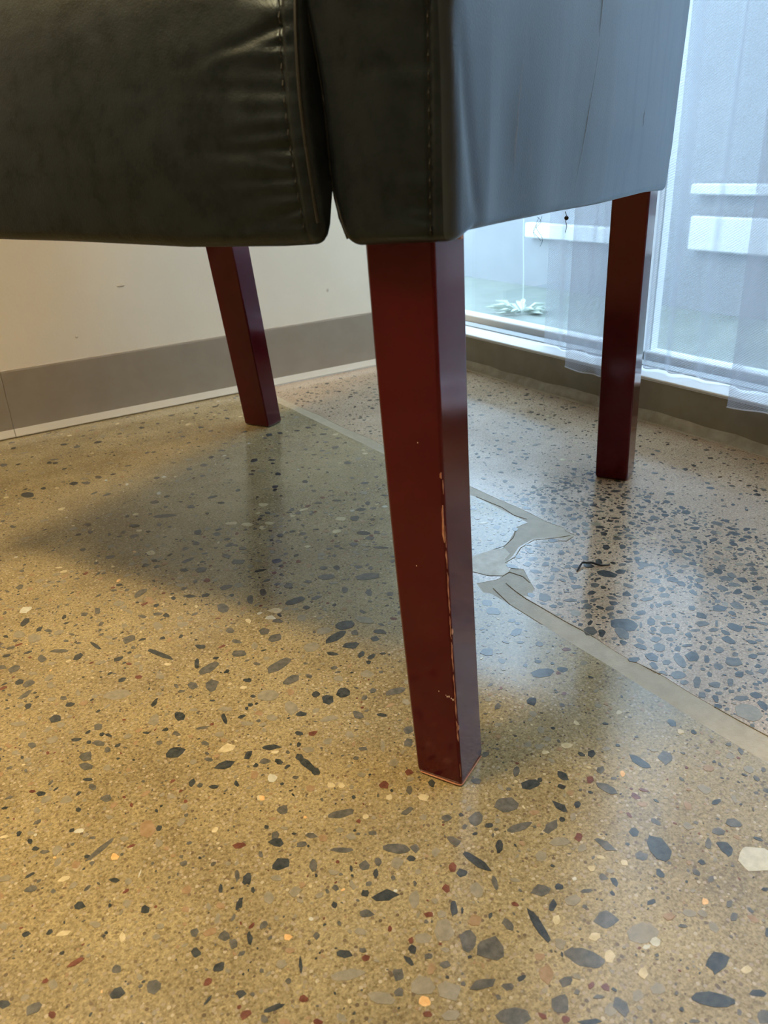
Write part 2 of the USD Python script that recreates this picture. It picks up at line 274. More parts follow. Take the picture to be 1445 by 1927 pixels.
# stones: centre, two half axes (tenths of a millimetre on the floor) and tone
CHIPS = """W 3349 1578 62 -72 -88 -44;D 1814 2011 38 -60 -65 -40;D 2153 1714 59 -77 -43 -26;G 2485 1638 64 -46 -49 -41;K 2474 1228 68 -66 -36 -20;D 1679 1693 67 -47 -28 -31;K 2648 1330 64 -30 -41 -40;K 2981 1938 -14 -91 -65 -8;G 1510 1960 53 -37 -30 -39;G 1420 2057 50 -35 -30 -40;G 4419 2341 41 -81 -86 -41;D 2398 1794 51 -37 -42 -38;G 1686 2230 42 -30 -38 -50;D 1891 1612 42 -12 -23 -49;D 1751 2112 48 -12 -21 -55;B 665 3782 50 -36 -26 -77;G 1163 2307 80 -37 -11 -26;G 1228 2116 56 -48 -19 -24;D 2508 2679 61 -44 -43 -48;D 2110 1446 -5 -49 -41 0;K 2095 1971 -24 -107 -25 1;K 4613 3597 70 -92 -78 -58;D 1657 1895 65 -17 -11 -29;B 1941 1757 31 -22 -36 -37;K 1559 2574 67 -30 -15 -32;D 1786 2796 59 -53 -24 -31;G 914 5201 100 -43 -13 -61;D 2595 1046 33 -23 -33 -21;K 2096 2462 24 -97 -25 -11;D 1639 1719 31 -22 -25 -29;K 1203 3085 59 -22 -13 -40;D 2251 2119 50 -22 -24 -33;D 2058 4808 116 20 -12 -61;G 1447 1866 38 -27 -18 -23;D 3096 2420 22 -71 -39 -19;K 3277 1720 -6 -57 -42 -7;G 1675 2463 26 -19 -37 -51;G 1823 4510 71 -39 -26 -61;D 2293 2698 58 0 -13 -47;D 3603 2382 43 -32 -53 -42;D 1531 4888 63 15 -8 -90;G 2343 1976 42 -30 -25 -24;D 1666 3206 78 -28 -12 -30;K 1044 4332 63 -15 -11 -57;D 3470 1808 33 -53 -35 -16;K 3616 3512 81 -44 -38 -43;G 2565 2291 50 -36 -26 -26;D 4850 2757 44 -56 -64 -38;G 1976 2318 32 -23 -30 -36;G 1575 2253 34 -24 -21 -29;K 2747 2721 62 -26 -25 -34;K 3444 2458 10 -81 -35 -14;D 2457 2505 79 -20 -14 -25;D 2758 2124 8 -71 -28 -8;G 1888 4284 54 -4 -21 -76;D 2610 2400 62 3 -9 -34;D 1991 1678 31 -22 -22 -21;G 2313 1408 30 -21 -24 -19;D 3383 5582 107 -56 -36 -61;K 2772 4989 81 -28 -31 -65;D 1597 5102 96 20 -6 -52;K 2617 4880 112 19 -14 -53;D 4826 3327 51 -55 -57 -41;K 1268 4020 69 -11 -8 -39;K 2758 2478 10 -66 -30 -11;D 392 3794 92 39 4 -19;K 1704 3700 12 -83 -29 -16;K 1205 2410 34 -35 -15 -18;K 2161 4207 25 -53 -46 -49;G 2378 4870 70 -24 -26 -61;G 2408 2282 27 -19 -34 -35;G 2055 1462 22 -16 -25 -22;D 1363 2166 24 -17 -20 -29;D 2044 4582 69 0 -15 -58;K 1247 3242 36 -26 -18 -36;K 4672 2979 24 -53 -62 -35;G 1736 2714 38 0 -7 -42;D 1416 2538 37 -30 -15 -21;G 1041 4747 51 12 -2 -64;G 1175 2878 38 17 8 -33;D 4558 3011 -40 -83 -52 -8;K 2288 4217 50 -28 -29 -55;K 2663 1130 37 -26 -17 -11;D 4499 3524 -1 -74 -64 -30;D 4324 3702 52 -40 -54 -50;L 2256 1647 22 -16 -28 -25;K 1943 1479 51 -30 -9 -10;G 2211 1439 23 -16 -24 -20;O 1386 1989 27 -19 -16 -21;K 801 2364 48 -12 -2 -17;L 1341 4158 61 2 -5 -41;D 538 4648 43 -17 -8 -54;D 1223 5901 66 3 -9 -71;D 2602 3991 82 -19 -16 -35;D 2083 2650 18 -43 -28 -17;K 5161 4267 50 -84 -51 -39;G 1046 2928 24 -17 -18 -37;K 5285 3033 18 -68 -54 -26;D 3349 1822 27 -32 -31 -17;D 1975 2064 5 -38 -26 -6;D 512 4549 43 -31 -11 -43;K 2625 5603 103 -5 -18 -51;D 2210 5177 67 -1 -18 -64;G 567 6409 55 -17 -10 -78;D 1873 5144 60 -45 -22 -48;D 4399 2896 43 -32 -47 -36;K 1808 2299 16 -12 -33 -41;G 2586 5024 66 -22 -26 -57;G 2945 4959 53 -75 -32 -41;D 4414 4308 15 -61 -69 -50;K 1353 5527 62 -130 -16 -27;D 4429 2762 30 -22 -63 -46;D 1525 2971 51 -37 -11 -18;D 2049 5886 43 -33 -37 -85;K 2656 4699 62 -33 -25 -46;D 4569 3209 29 -42 -55 -36;D 1343 2966 21 -15 -23 -41;K 3907 4407 35 -52 -51 -49;K 3464 3975 45 -34 -39 -46;K 3319 3316 37 -28 -38 -40;L 2319 1494 22 -15 -23 -19;K 4570 2329 -2 -49 -48 -15;K 2959 2096 -1 -35 -37 -8;K 4427 3164 17 -59 -45 -25;G 2046 4015 72 -28 -12 -28;D 1572 2801 17 -28 -27 -24;L 2278 1764 24 -17 -21 -19;D 1264 3288 34 26 11 -29;K 1979 2451 29 -21 -19 -24;K 5436 3283 51 -39 -52 -37;G 2550 4299 48 -36 -25 -40;K 3838 4044 62 -6 -32 -53;K 2270 2468 15 -17 -38 -33;D 1753 1816 27 -19 -13 -15;K 1200 4680 35 -26 -18 -49;K 1003 3104 24 -4 -7 -41;D 538 4181 35 -14 -6 -39;L 2143 3025 32 -23 -21 -28;W 2497 1568 12 -21 -28 -12;K 3952 4546 42 -32 -48 -56;K 463 5193 41 -8 -4 -52;L 2190 1939 18 -13 -25 -25;L 2731 1227 23 -16 -20 -13;K 2959 2657 9 -46 -29 -13;D 2086 2296 17 -4 -21 -47;K 4632 2419 36 -36 -35 -20;G 1482 5964 38 -29 -25 -72;D 345 6042 49 12 1 -57;D 3068 5813 74 -45 -26 -47;D 2430 3586 30 -22 -28 -39;D 2355 3480 30 -22 -26 -37;W 1460 3719 29 -21 -18 -37;K 5090 2958 12 -53 -47 -22;K 2238 2014 34 19 10 -17;K 1592 3985 55 -34 -11 -24;D 393 5759 51 2 -1 -48;G 384 4966 46 6 1 -39;D 2239 3922 22 -47 -27 -27;K 899 2984 33 25 8 -18;D 1999 2988 48 1 -5 -24;K 4471 3303 20 -59 -36 -21;D 1316 2092 9 -21 -22 -10;G 478 6554 45 -34 -12 -62;D 1408 4966 24 -48 -27 -40;G 688 3638 24 -18 -12 -33;D 2177 5317 40 -31 -26 -54;G 1662 5852 51 -27 -17 -51;G 2636 2186 23 -16 -23 -22;R 1365 1929 21 -15 -11 -14;D 2327 8164 118 -58 -16 -50;D 2159 2808 25 -18 -20 -26;D 2755 2857 18 -13 -36 -40;K 2848 1824 -1 -31 -25 -5;B 1979 1844 21 -15 -15 -15;K 4293 3224 47 -35 -29 -24;D 1547 6609 74 33 -4 -52;D 2529 6621 65 -40 -23 -55;K 4822 3494 10 -42 -56 -31;D 4506 2667 31 -32 -35 -22;L 2405 5566 54 -42 -21 -42;G 236 5289 56 -31 -4 -28;D 1788 4530 27 -20 -24 -50;R 1852 2421 8 -24 -26 -13;D 554 6049 32 -24 -14 -66;R 1965 2510 24 -5 -12 -30;K 2609 1927 -9 -31 -23 0;G 1506 4554 48 -35 -12 -27;K 475 3246 23 -16 -8 -25;K 4755 2637 33 -25 -39 -26;D 5120 3220 44 -34 -37 -27;D 4518 2465 41 -30 -28 -19;G 2080 3786 23 -28 -25 -32;K 801 5895 52 11 -2 -45;R 930 2324 18 -13 -10 -19;K 1430 4015 37 19 3 -33;G 2535 5316 38 -29 -28 -53;D 1493 3893 34 -25 -13 -27;D 967 3160 14 -10 -18 -40;D 3188 2552 25 -18 -27 -25;R 2120 1550 -7 -21 -21 3;D 2935 1435 4 -17 -32 -8;D 4719 2784 24 -35 -38 -22;G 1730 4262 35 -26 -16 -33;D 339 5624 54 31 3 -32;D 691 4914 33 4 -1 -46;D 4615 2616 20 -15 -56 -39;K 2259 3086 21 -16 -24 -32;K 1204 9849 69 -56 -19 -94;D 642 4735 37 -35 -9 -28;D 1437 3164 29 -21 -11 -20;K 1696 3792 25 -18 -18 -34;D 2111 3126 20 -15 -23 -32;D 1650 2779 18 -13 -17 -26;G 1623 3020 24 -17 -14 -23;D 3229 1798 15 -11 -33 -24;K 3978 6763 57 -15 -41 -78;G 1254 5241 26 -19 -20 -56;G 2345 4379 30 -39 -22 -29;D 1361 3140 33 -10 -6 -21;K 1915 4180 35 -19 -15 -32;G 1324 6545 47 -36 -15 -49;D 2174 6691 63 -18 -16 -52;D 2230 6223 61 -14 -15 -47;G 2196 3552 15 -11 -35 -52;L 165 3706 32 -5 0 -21;D 700 6078 66 -44 -6 -28;R 2678 2253 5 -22 -31 -12;R 1858 1550 16 -11 -13 -13;K 1001 2483 9 -5 -19 -43;G 1556 4316 42 -31 -11 -24;D 2345 5394 51 -39 -17 -34;K 4869 3635 41 -31 -35 -29;K 4379 3621 24 -18 -51 -46;K 561 6735 49 45 5 -47;G 1359 4325 35 -13 -10 -32;D 5257 3698 44 -34 -36 -29;D 4909 2918 32 -24 -38 -27;K 2843 6400 62 -32 -21 -47;R 1679 2346 25 -11 -9 -17;D 2311 5876 27 -20 -35 -75;O 447 3690 23 -10 -5 -28;D 4922 2562 33 -25 -33 -21;K 858 2757 11 -8 -15 -31;K 1450 4457 18 -1 -14 -72;K 859 2772 11 -8 -16 -34;D 4332 2650 18 -24 -38 -23;K 2346 2077 17 -18 -18 -13;K 1717 3607 21 -15 -18 -32;K 211 4472 29 -21 -6 -27;K 2952 4728 43 -45 -20 -27;K 2114 4314 31 -23 -18 -33;K 5283 4225 52 -27 -37 -35;D 3035 1642 17 -12 -22 -16;D 2058 1537 27 -16 -8 -8;D 4644 3301 34 -25 -34 -27;D 1954 5511 31 -24 -21 -48;R 2199 3250 24 -17 -17 -24;K 557 2580 36 16 3 -8;R 1281 2330 20 -11 -8 -16;O 1021 2657 19 -14 -9 -17;K 1543 5214 18 -13 -28 -71;K 3850 6397 56 -56 -27 -41;D 4529 3359 5 -47 -33 -17;K 4373 2566 -26 -37 -32 0;D 3223 5318 26 -20 -39 -61;D 1142 2577 15 -11 -11 -20;K 340 5822 36 -12 -4 -40;D 1537 2159 20 -14 -9 -13;K 2472 4693 35 -43 -17 -25;K 5038 2711 31 -23 -33 -21;K 1659 5427 37 -38 -15 -32;O 2892 1575 15 -11 -21 -15;G 1592 3103 22 -16 -12 -20;K 4570 4905 24 -62 -32 -28;K 2862 4660 26 -36 -25 -31;G 1272 2780 27 0 -1 -17;R 3072 2531 19 -14 -23 -22;K 2854 2434 17 -13 -22 -21;L 1736 3447 21 -15 -15 -25;L 2969 7364 51 -59 -24 -47;K 1814 2691 21 -15 -12 -17;G 529 5637 23 -17 -11 -49;D 2462 5925 27 -21 -30 -61;G 2026 5176 24 -18 -23 -49;G 156 4340 19 -14 -7 -32;K 2886 2593 15 -24 -20 -14;K 4731 2899 18 -13 -51 -37;D 4458 3052 27 -20 -31 -25;D 1927 5318 35 -42 -15 -28;L 1325 3612 20 -15 -12 -25;L 1785 3408 21 -15 -15 -25;D 2447 1973 31 -18 -9 -9;K 1106 4936 35 43 8 -23;W 2318 5481 38 -29 -17 -35;W 327 4010 29 -12 -3 -20;K 908 2984 10 -7 -14 -32;D 2804 5538 59 -9 -13 -33;K 4679 4695 32 -53 -29 -25;D 4358 2815 26 -20 -28 -21;K 5261 3427 27 -21 -42 -31;G 83 4169 24 -10 -2 -24;D 754 3413 24 -4 -2 -20;L 2851 7506 58 -46 -20 -46;K 727 3748 20 -14 -8 -24;K 4316 2506 25 -25 -23 -14;K 1809 3997 22 -27 -15 -21;D 1738 2971 24 -18 -10 -15;K 962 5973 21 -85 -13 -17;D 2137 6962 75 9 -8 -36;D 1286 4460 52 -20 -4 -16;D 3077 5493 27 -21 -31 -52;K 2372 3828 25 -32 -15 -18;L 1974 3148 16 -12 -17 -25;K 4830 4898 38 -29 -34 -36;O 3271 2447 15 -11 -27 -24;D 2322 1212 22 -15 -8 -6;D 4838 3006 25 -19 -34 -25;K 856 3129 11 -8 -12 -28;D 2777 4837 28 -21 -22 -35;K 2653 4540 41 16 -4 -33;R 1518 2277 11 -8 -14 -19;K 4342 4411 17 -41 -32 -26;L 2576 2060 16 -11 -16 -15;K 1015 3118 14 -10 -10 -23;K 4713 4849 32 -25 -36 -39;K 5027 5647 36 -28 -42 -48;D 4486 3862 18 -28 -35 -27;K 4672 3117 25 -19 -31 -24;L 3643 6606 48 -24 -26 -47;K 2697 4466 47 8 -7 -27;K 2469 7521 47 -2 -18 -64;L 3847 6857 51 -40 -26 -43;L 3347 7743 54 -43 -24 -50;D 5111 3114 36 -27 -25 -18;D 4985 3061 14 -33 -30 -16;D 2079 3609 29 -16 -10 -19;W 2442 1578 23 -8 -8 -10;D 1137 3216 -4 -33 -13 1;K 2322 2616 22 -16 -12 -14;K 5278 4475 19 -33 -42 -33;K 5382 2959 37 -40 -20 -12;K 4793 4113 49 -17 -23 -25;K 4154 6922 53 -32 -27 -45;D 1131 6533 23 -18 -16 -58;K 330 5462 25 9 2 -36;R 2083 2133 14 -15 -12 -10;D 4771 3612 32 -24 -26 -22;K 5559 4638 18 -33 -46 -35;G 1896 6521 38 -30 -14 -37;L 3023 2873 24 -18 -15 -15;K 1776 4777 28 -21 -12 -26;G 449 5883 36 -27 -5 -26;G 675 5401 19 0 -3 -50;D 3365 5188 26 -20 -28 -41;D 1198 4131 23 -17 -9 -22;K 2986 1287 8 -6 -25 -16;K 4922 3752 18 -28 -34 -24;D 4954 2807 24 -18 -28 -19;K 1760 9866 54 -26 -16 -73;K 1977 8117 56 -34 -13 -44;K 984 3095 17 1 -1 -21;O 1334 3605 16 -12 -12 -24;D 3635 6239 36 -28 -26 -43;D 651 7439 38 -2 -4 -48;D 2376 4065 32 1 -8 -26;D 4731 3236 30 -23 -23 -18;G 4968 3430 21 -16 -37 -29;K 3929 4197 29 -22 -23 -25;K 4850 4742 29 -23 -34 -35;D 2663 8219 42 -34 -22 -56;K 84 4023 19 -8 -2 -20;K 3809 6006 60 -60 -14 -20;G 1250 6140 23 -18 -14 -44;R 1470 2395 11 -8 -11 -16;K 4842 2485 19 -14 -30 -19;L 3177 7246 45 -35 -20 -41;K 2817 2714 15 -11 -18 -19;K 996 3018 11 -8 -10 -21;K 2647 5439 28 -22 -18 -33;D 2352 7278 37 -29 -18 -45;K 3208 1440 17 -12 -12 -8;D 4444 2590 19 -26 -19 -11;D 5077 3625 27 -21 -28 -23;K 2543 1886 -1 -19 -15 -2;K 5047 3443 -2 -27 -42 -18;K 4954 2616 22 -16 -26 -17;K 5143 5488 32 -25 -35 -39;G 1508 5808 33 -11 -8 -32;D 1877 7864 52 -8 -10 -42;D 2688 6862 36 -28 -18 -40;D 4615 4473 39 -30 -20 -20;D 1116 4509 17 -31 -11 -16;K 2624 6318 59 -17 -10 -25;K 4939 3327 18 -13 -36 -28;D 3133 6897 40 -11 -19 -46;G 1165 5436 14 -11 -16 -49;D 2180 4541 13 -30 -17 -20;D 5115 2700 29 -22 -19 -13;L 2141 5549 14 -33 -21 -29;L 1714 4709 27 -10 -8 -24;D 569 5406 24 -18 -6 -25;K 3888 9147 63 3 -23 -63;K 4936 4815 29 -23 -29 -29;K 1600 6075 25 -19 -13 -36;K 317 3787 17 -12 -4 -16;L 1587 3933 25 -18 -7 -15;D 839 2924 19 17 5 -8;D 99 3657 13 -9 -4 -19;L 1102 2189 11 -7 -7 -11;D 1167 11187 44 -37 -14 -78;D 5219 3160 12 -9 -49 -35;D 4329 2987 16 -23 -20 -13;D 1887 9786 50 -41 -14 -52;K 4809 8278 41 -34 -34 -55;D 4532 2552 20 -15 -20 -14;D 698 6459 28 -28 -7 -27;G 1087 6039 28 -22 -7 -26;D 1316 4951 27 -15 -6 -20;D 1427 6188 28 -38 -10 -23;K 1504 2827 8 -6 -13 -21;D 1351 7878 31 -24 -11 -44;D 1097 6294 28 12 -1 -34;K 4521 9975 57 -15 -30 -68;K 3701 8150 44 -22 -22 -47;K 1797 3277 17 5 0 -20;K 1751 3902 13 -10 -13 -24;D 325 3722 13 -9 -5 -17;W 1167 2679 12 -8 -7 -12;D 4319 2245 6 -19 -20 -8;G 1366 6004 26 -8 -7 -30;R 1721 3096 13 -10 -9 -14;D 1733 2543 8 -6 -12 -17;K 1835 2263 7 -5 -14 -17;K 3922 8509 33 -27 -28 -55;D 3543 7412 41 -10 -18 -41;K -6 4477 22 -5 0 -14;K 4333 3810 21 -16 -20 -19;K 406 4331 19 10 3 -15;K 4072 7315 51 -41 -15 -26;W 2451 2066 11 -8 -10 -10;K 2643 4417 17 -13 -15 -23;K 4065 8059 32 -27 -25 -47;K 5023 3650 13 -10 -36 -30;D 3286 7505 33 -26 -18 -37;K 724 4780 17 -25 -7 -14;D 1899 6436 33 -3 -7 -28;D 4719 3510 10 -8 -39 -33;D 4338 2450 16 -12 -17 -12;D 5100 2780 18 -13 -22 -14;K 2986 8103 37 -30 -16 -36;L 3648 7328 53 -2 -12 -30;D 1207 5752 18 -14 -8 -27;D 897 3751 16 2 0 -16;D 1530 8265 24 -19 -13 -48;K 4307 7023 24 -19 -29 -46;R 933 4081 20 3 0 -14;K 2796 4448 21 -16 -11 -17;K 590 4787 14 -10 -6 -21;K 4563 3771 19 -15 -19 -17;D 3872 7389 41 -20 -16 -30;K 946 4644 18 -21 -6 -12;W 527 3492 18 22 3 -5;D 4001 7742 20 -38 -22 -34;D 2204 5878 13 -10 -16 -36;R 650 4031 9 -7 -6 -18;K 1411 9943 31 -5 -8 -53;D 2197 7972 28 -7 -11 -39;K 1686 10874 32 -27 -12 -53;K 761 3891 10 4 2 -17;R 936 3861 10 -7 -6 -15;D 538 7421 19 -26 -6 -25;K 4106 6621 23 -18 -19 -29;K 4681 9942 33 -28 -24 -48;K 1463 4705 19 -14 -5 -12;W 1621 2565 9 -6 -6 -9;K 5446 2865 15 -12 -17 -11;K 1629 4469 10 -7 -9 -19;R 633 4125 10 -8 -4 -13;W 2283 9400 17 -13 -15 -49;K 3718 8808 25 -21 -11 -24"""
def stone_mesh(c, A, B, seed):
    r = np.random.default_rng(seed); top = .00008 + .00016 * r.random(); n = int(r.integers(6, 11)) if np.hypot(*A) < .0078 else 12
    th = np.sort(np.arange(n) * 2 * np.pi / n + r.uniform(-.32, .32, n)); rad = r.uniform(.74, 1.12, n) if n < 12 else r.uniform(.90, 1.06, n)
    P = c + np.cos(th)[:, None] * rad[:, None] * A + np.sin(th)[:, None] * rad[:, None] * B
    if A[0] * B[1] - A[1] * B[0] < 0: P = P[::-1]
    V = np.vstack([np.c_[P, np.full(n, top)], np.c_[c + (P - c) * 1.01, np.full(n, -.0006)], [[*c, top]]])
    Fc = [[2 * n, i, (i + 1) % n] for i in range(n)]
    for i in range(n):
        j = (i + 1) % n; Fc += [[i, n + i, n + j], [i, n + j, j]]
    return trimesh.Trimesh(V, np.array(Fc), process=False)
used = []
rest = {}
for i, s in enumerate(CHIPS.split(';')):
    t, *v = s.split(); v = np.array(v, float) * 1e-4
    c, A, B = v[:2], v[2:4], v[4:6]
    used.append((*c, max(np.hypot(*A), np.hypot(*B))))
    m = stone_mesh(c, A, B, 100 + i)
    if i < 300: obj('stone', m, M['stone_' + t], flo)
    else: rest.setdefault(t, []).append(m)
# smaller aggregate between them, too many to name one by one
from shapely.prepared import prep
U = np.array(used)
pl, pr = prep(left.buffer(-.003)), prep(right.buffer(-.003))
def scatter(n, area, ok, smin, smax, tones, probs, seed, gap):
    r = np.random.default_rng(seed); pts = []; cell = {}
    xs, ys = r.uniform(area[0], area[1], n), r.uniform(area[2], area[3], n)
    sz = smin * (smax / smin) ** (r.random(n) ** 2.2)
    tn = r.choice(tones, n, p=probs); an = r.uniform(0, np.pi, n); asp = r.uniform(.42, .95, n)
    order = np.argsort(-sz)
    for k in order:
        c = np.array([xs[k], ys[k]]); s = sz[k]
        if np.any(np.hypot(U[:, 0] - c[0], U[:, 1] - c[1]) < U[:, 2] * .9 + s): continue
        if not ok.contains(Point(*c)): continue
        key = (int(c[0] / .012), int(c[1] / .012)); hit = False
        for dx in (-1, 0, 1):
            for dy in (-1, 0, 1):
                for (q, qs) in cell.get((key[0] + dx, key[1] + dy), ()):
                    if np.hypot(*(q - c)) < (qs + s) * gap: hit = True; break
        if hit: continue
        cell.setdefault(key, []).append((c, s))
        A = s * np.array([np.cos(an[k]), np.sin(an[k])]); B = s * asp[k] * np.array([-np.sin(an[k]), np.cos(an[k])])
        rest.setdefault(tn[k], []).append(stone_mesh(c, A, B, int(seed * 100000 + k)))
scatter(9500, (-.12, .545, .08, .75), pl, .0007, .0043, ['K', 'D', 'G', 'L', 'W', 'R', 'O', 'B'], [.15, .24, .36, .035, .004, .055, .006, .15], 11, .95)
scatter(4200, (-.3, .8, .55, 1.23), pl, .0012, .0065, ['K', 'D', 'G', 'L', 'W', 'B'], [.24, .27, .31, .08, .02, .08], 12, 1.0)
scatter(6500, (.42, .70, .12, .62), pr, .0010, .0062, ['K', 'D', 'G'], [.42, .46, .12], 13, .80)
scatter(2600, (.55, .89, .2, 1.2), pr, .0012, .0050, ['K', 'D', 'G', 'L'], [.34, .40, .20, .06], 14, .85)
for t, ms in sorted(rest.items()):
    obj('small_stones', join(ms), M['stone_' + t], flo, kind='stuff')

# cream wall with skirting
wl = thing('wall_left', kind='structure', label='cream painted wall behind the armchair')
obj('plaster', box(X0, XW + .082, YW, YW + .12, 0, ZC), M['cream_paint'], wl)
for (mx, mz, w, h_) in ((.345, .196, .006, .0016), (.268, .131, .002, .002), (.700, .148, .0025, .003)):
    m = trimesh.creation.icosphere(2, 1.0); m.apply_scale([w, .0006, h_]); m.apply_translation([mx, YW, mz]); obj('dent', m, M['wall_mark'], wl, True)
sk = thing('baseboard_left', kind='structure', label='grey coved vinyl skirting along the cream wall with a pale toe')
def skirt(x0, x1):
    prof = [(0, .0127), (-.0030, .0127), (-.0026, .020), (-.0022, .030), (-.0021, .096), (-.0016, .0985), (0, .0990)]
    m = trimesh.creation.extrude_polygon(Polygon(prof), x1 - x0)      # profile in (y, z), extruded along x
    V = m.vertices.copy(); m.vertices = np.c_[x0 + V[:, 2], YW + V[:, 0], V[:, 1]]; m.fix_normals(); return m
def toe(x0, x1):
    prof = [(0, .0004), (-.0062, .0010), (-.0066, .0024), (-.0050, .0070), (-.0034, .0120), (-.0031, .0128), (0, .0128)]
    m = trimesh.creation.extrude_polygon(Polygon(prof), x1 - x0)
    V = m.vertices.copy(); m.vertices = np.c_[x0 + V[:, 2], YW + V[:, 0], V[:, 1]]; m.fix_normals(); return m
SEAM = .1540
obj('skirting_strip', skirt(X0, SEAM - .0003), M['skirting_vinyl'], sk); obj('skirting_strip', skirt(SEAM + .0003, XW), M['skirting_vinyl'], sk)
obj('skirting_toe', toe(X0, SEAM - .0004), M['skirting_toe'], sk); obj('skirting_toe', toe(SEAM + .0004, XW), M['skirting_toe'], sk)

# window wall: curb below, lintel above, pier behind the camera
WY0, WY1, WZ1 = -.62, 1.42, 2.2
wr = thing('wall_right', kind='structure', label='window wall on a low concrete curb')
obj('curb', box(XW, XW + .16, Y0, WY1 + .08, -.02, .0555), M['curb_concrete'], wr, label='low grey-brown concrete curb under the window')
yy = np.linspace(Y0, YW, 260); r_ = np.random.default_rng(5); amp = .0010 * np.sin(yy * 31) + .0012 * r_.normal(size=260)
fv = []; ff = []
for i, y in enumerate(yy):
    for (dx, z) in ((.004, .016 + amp[i]), (-.003, .0105 + amp[i]), (-.007, .0045), (-.0095 + amp[i], .0), (.004, 0)): fv.append((XW + dx, y, z))
for i in range(259):
    for k in range(5): ff.append([i * 5 + k, i * 5 + (k + 1) % 5, (i + 1) * 5 + (k + 1) % 5, (i + 1) * 5 + k])
fl = trimesh.Trimesh(fv, np.vstack([np.array(ff)[:, [0, 1, 2]], np.array(ff)[:, [0, 2, 3]]]), process=False); fl.fix_normals()
obj('fillet', fl, M['curb_fillet'], wr, 40, label='rough mortar fillet at the foot of the curb')
obj('lintel', box(XW, XW + .16, Y0, WY1 + .08, WZ1, ZC), M['cream_paint'], wr)
obj('pier', box(XW, XW + .16, WY1, WY1 + .08, .0555, WZ1), M['cream_paint'], wr); obj('pier', box(XW, XW + .16, Y0, WY0, .0555, WZ1), M['cream_paint'], wr)
wn = thing('window_1', kind='structure', label='floor-length white aluminium window with a low sill track')
obj('sill', join([bbox(XW - .001, XW + .0465, WY0, WY1, .0560, .0603, .0008), box(XW - .0005, XW + .02, WY0, WY1, .0555, .0562)]), M['white_aluminium'], wn)
obj('sill_trim', box(XW - .0014, XW + .002, WY0, WY1, .0570, .0578), M['grey_aluminium'], wn)
obj('track', box(XW + .046, XW + .068, WY0, WY1, .0555, .0622), M['grey_aluminium'], wn)
obj('track_groove', box(XW + .068, XW + .088, WY0, WY1, .0555, .0567), M['dark_track'], wn, label='dark sliding track groove')
MUL = (.79, .83)
for a, b in ((WY0, MUL[0]), (MUL[1], WY1)):
    obj('bottom_rail', bbox(XW + .086, XW + .116, a, b, .0560, .0700, .0015), M['white_aluminium'], wn)
    obj('top_rail', bbox(XW + .086, XW + .116, a, b, WZ1 - .05, WZ1, .0015), M['white_aluminium'], wn)
    obj('glass_pane', box(XW + .099, XW + .103, a, b, .069, WZ1 - .045), M['window_glass'], wn)
obj('mullion', bbox(XW + .078, XW + .120, MUL[0], MUL[1], .0600, WZ1, .002), M['white_aluminium'], wn)
obj('jamb', bbox(XW + .074, XW + .120, WY1 - .035, WY1, .0600, WZ1, .002), M['white_aluminium'], wn)
obj('jamb', bbox(XW + .074, XW + .120, WY0, WY0 + .035, .0600, WZ1, .002), M['white_aluminium'], wn)
# rest of the room, behind the camera
obj('wall_back', box(X0 - .1, XW + .16, Y0 - .12, Y0, 0, ZC), M['cream_paint'], **ST, label='cream wall behind the camera')
obj('wall_far', box(X0 - .12, X0, Y0, YW + .12, 0, ZC), M['cream_paint'], **ST, label='cream wall at the far end of the room')
obj('ceiling', box(X0 - .12, XW + .16, Y0 - .12, YW + .12, ZC, ZC + .1), M['ceiling_paint'], **ST, label='plain white ceiling')

# ------------------------------------------------------------------ outside the window
obj('yard_ground', box(XW + .16, 7, -6, 8, -.12, -.08), M['yard_concrete'], **ST, label='greenish concrete yard outside the window')
obj('yard_wall', bbox(2.0, 2.15, -6, 8, -.09, .90, .01), M['yard_paint'], **ST, label='pale painted wall across the yard')
for y0, y1, z0, z1, lab in ((.35, 1.46, .228, .256, 'thin white rail added in place of a bright patch on the yard wall, higher of two at the right'), (.35, 1.45, .086, .175, 'broad white rail added in place of a bright patch on the yard wall, lower of two at the right'),
                           (1.66, 2.10, .084, .132, 'white rail added in place of a bright patch low on the yard wall, seen left of the rear chair leg')):
    obj('yard_bar', bbox(1.965, 2.0, y0, y1, z0, z1, .004), M['white_gloss'], label=lab, category='bar')  # made-up bars in place of unidentified bright patches beyond the glass
wd = thing('weed', label='pale low weed with one thin upright stem growing outside the glass', category='weed')
wc = np.array([1.635, 1.745, -.08])
stem = np.array([wc + [.004 * math.sin(t * 5), .004 * math.sin(t * 3), t * .30] for t in np.linspace(0, 1, 14)])
obj('stem', tube(stem, .0012, 6), M['weed_leaf'], wd)
lv = []
r_ = np.random.default_rng(9)
for k in range(44):
    a = r_.uniform(0, 6.28); L = r_.uniform(.03, .085); w = r_.uniform(.004, .009); el = r_.uniform(.15, .6)
    d = np.array([math.cos(a), math.sin(a), 0]); s = np.array([-d[1], d[0], 0])
    b0 = wc + d * r_.uniform(0, .03) + [0, 0, .004]
    pts = [b0, b0 + d * L * .5 + s * w + [0, 0, L * el * .6], b0 + d * L + [0, 0, L * el * .55], b0 + d * L * .5 - s * w + [0, 0, L * el * .6]]
    lower = [p - np.array([0, 0, .0012]) for p in pts]
    lv.append(trimesh.convex.convex_hull(np.array(pts + lower)))
obj('leaves', join(lv), M['weed_leaf'], wd, kind='stuff')

